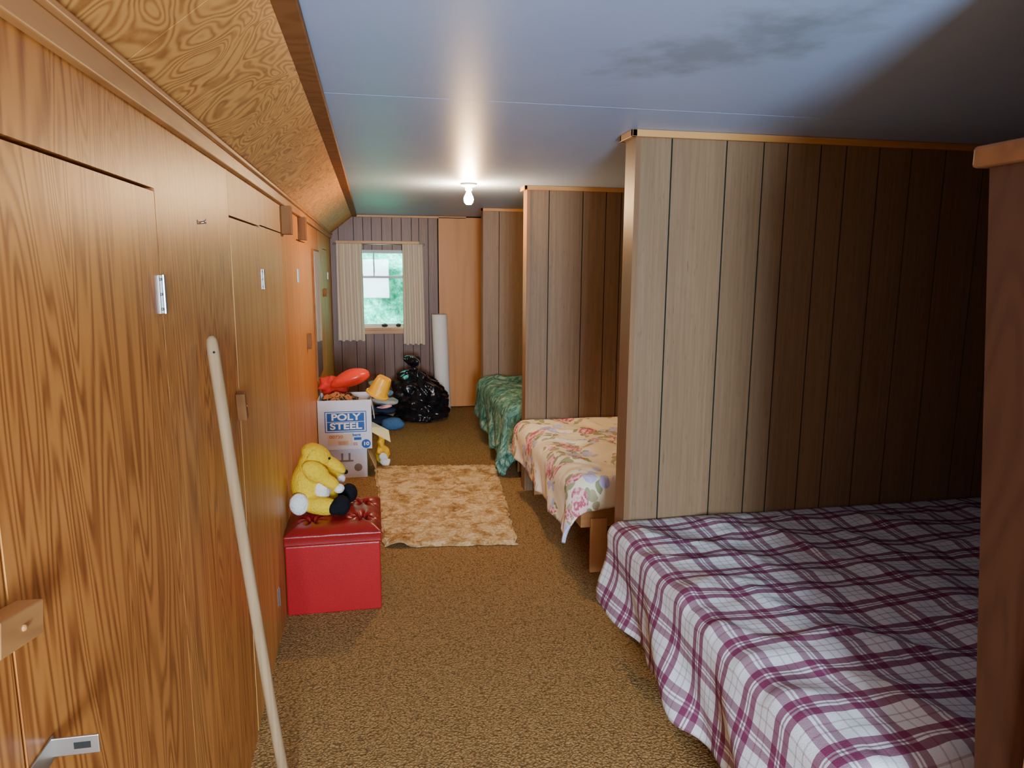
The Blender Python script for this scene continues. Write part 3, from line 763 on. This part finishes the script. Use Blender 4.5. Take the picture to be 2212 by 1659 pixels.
def cloth(name,c,r,mat,lab,seed,rot=(0,0,0)):
    o=blob(name,[(c,r,rot),((c[0]+r[0]*.3,c[1]-r[1]*.15,c[2]-r[2]*.1),(r[0]*.8,r[1]*.9,r[2]*.85),rot)],mat,voxel=.008,wr=.014,wf=15,seed=seed)
    thing(o,lab,'clothing','pile of folded clothes')
cloth('folded_garment',(.06,7.15,.060),(.15,.15,.052),M['navy'],'dark navy garment at bottom of clothes pile',1)
cloth('folded_garment',(.17,6.93,.065),(.11,.05,.060),M['bluecl'],'blue garment slumped beside the clothes pile',2)
cloth('folded_garment',(.07,7.16,.170),(.13,.14,.043),M['navy'],'black folded garment in clothes pile',3)
cloth('folded_garment',(.10,7.13,.262),(.13,.13,.040),M['greycl'],'grey and white folded towel on clothes pile',4,(0,4,0))
cloth('folded_garment',(.06,7.14,.350),(.12,.13,.041),M['denim'],'light blue denim jeans folded on clothes pile',5,(0,7,0))
cloth('folded_garment',(.04,7.16,.429),(.09,.11,.033),M['greycl'],'pale grey shirt on top of clothes pile',6,(0,9,0))
# ---------------------------------------------------------------- outdoors
bm=bmesh.new(); n=80; G=[]
for j in range(n+1):
    row=[]
    for i in range(n+1):
        x=-5+11*i/n; z=-.3+5.3*j/n
        row.append(bm.verts.new((x,10.6+.3*noise.noise(Vector((x*1.3,z*1.3,0)))+.10*noise.noise(Vector((x*6,z*6,4))),z)))
    G.append(row)
for j in range(n):
    for i in range(n): bm.faces.new((G[j][i],G[j][i+1],G[j+1][i+1],G[j+1][i]))
o=mkobj('hedge',bm,M['hedge'],None,True); thing(o,'bright sunlit green hedge outside the window','hedge'); o['kind']='stuff'
o=boxes('lawn',[((-5,YE+.12,-.4),(6,11.5,-.3))],M['grass']); o['kind']='structure'; o['label']='grassy ground outside'; o['category']='lawn'
# ---------------------------------------------------------------- lights
def area(name,loc,rot,sx,sy,en,col,spread=180):
    l=bpy.data.lights.new(name,'AREA'); l.shape='RECTANGLE'; l.size=sx; l.size_y=sy; l.energy=en; l.color=col; l.spread=math.radians(spread)
    o=bpy.data.objects.new(name,l); o.location=loc; o.rotation_euler=[math.radians(a) for a in rot]; COL.objects.link(o); return o
area('window_daylight',(.12,YB-.12,1.28),(90,0,0),.65,.95,400,(.64,.81,1))
area('outdoor_skylight',(.2,8.9,5.0),(25,0,0),6,1.4,2700,(.80,1,.97))
w=bpy.data.worlds.new('World'); S.world=w; w.use_nodes=True
w.node_tree.nodes['Background'].inputs[0].default_value=(.80,.92,1,1); w.node_tree.nodes['Background'].inputs[1].default_value=2.2
# ---------------------------------------------------------------- camera
Fv=Vector((.1916,.9678,-.1634)).normalized(); Rv=Vector((.9812,-.1932,.0059)); Rv=(Rv-Fv*Rv.dot(Fv)).normalized(); Uv=Rv.cross(Fv)
cd=bpy.data.cameras.new('camera'); cd.sensor_width=36; cd.lens=36*1532/2212; cd.clip_start=.02
co=bpy.data.objects.new('camera',cd); COL.objects.link(co)
m3=Matrix((Rv,Uv,-Fv)).transposed().to_4x4(); m3.translation=Vector((0,0,1.6)); co.matrix_world=m3
S.camera=co
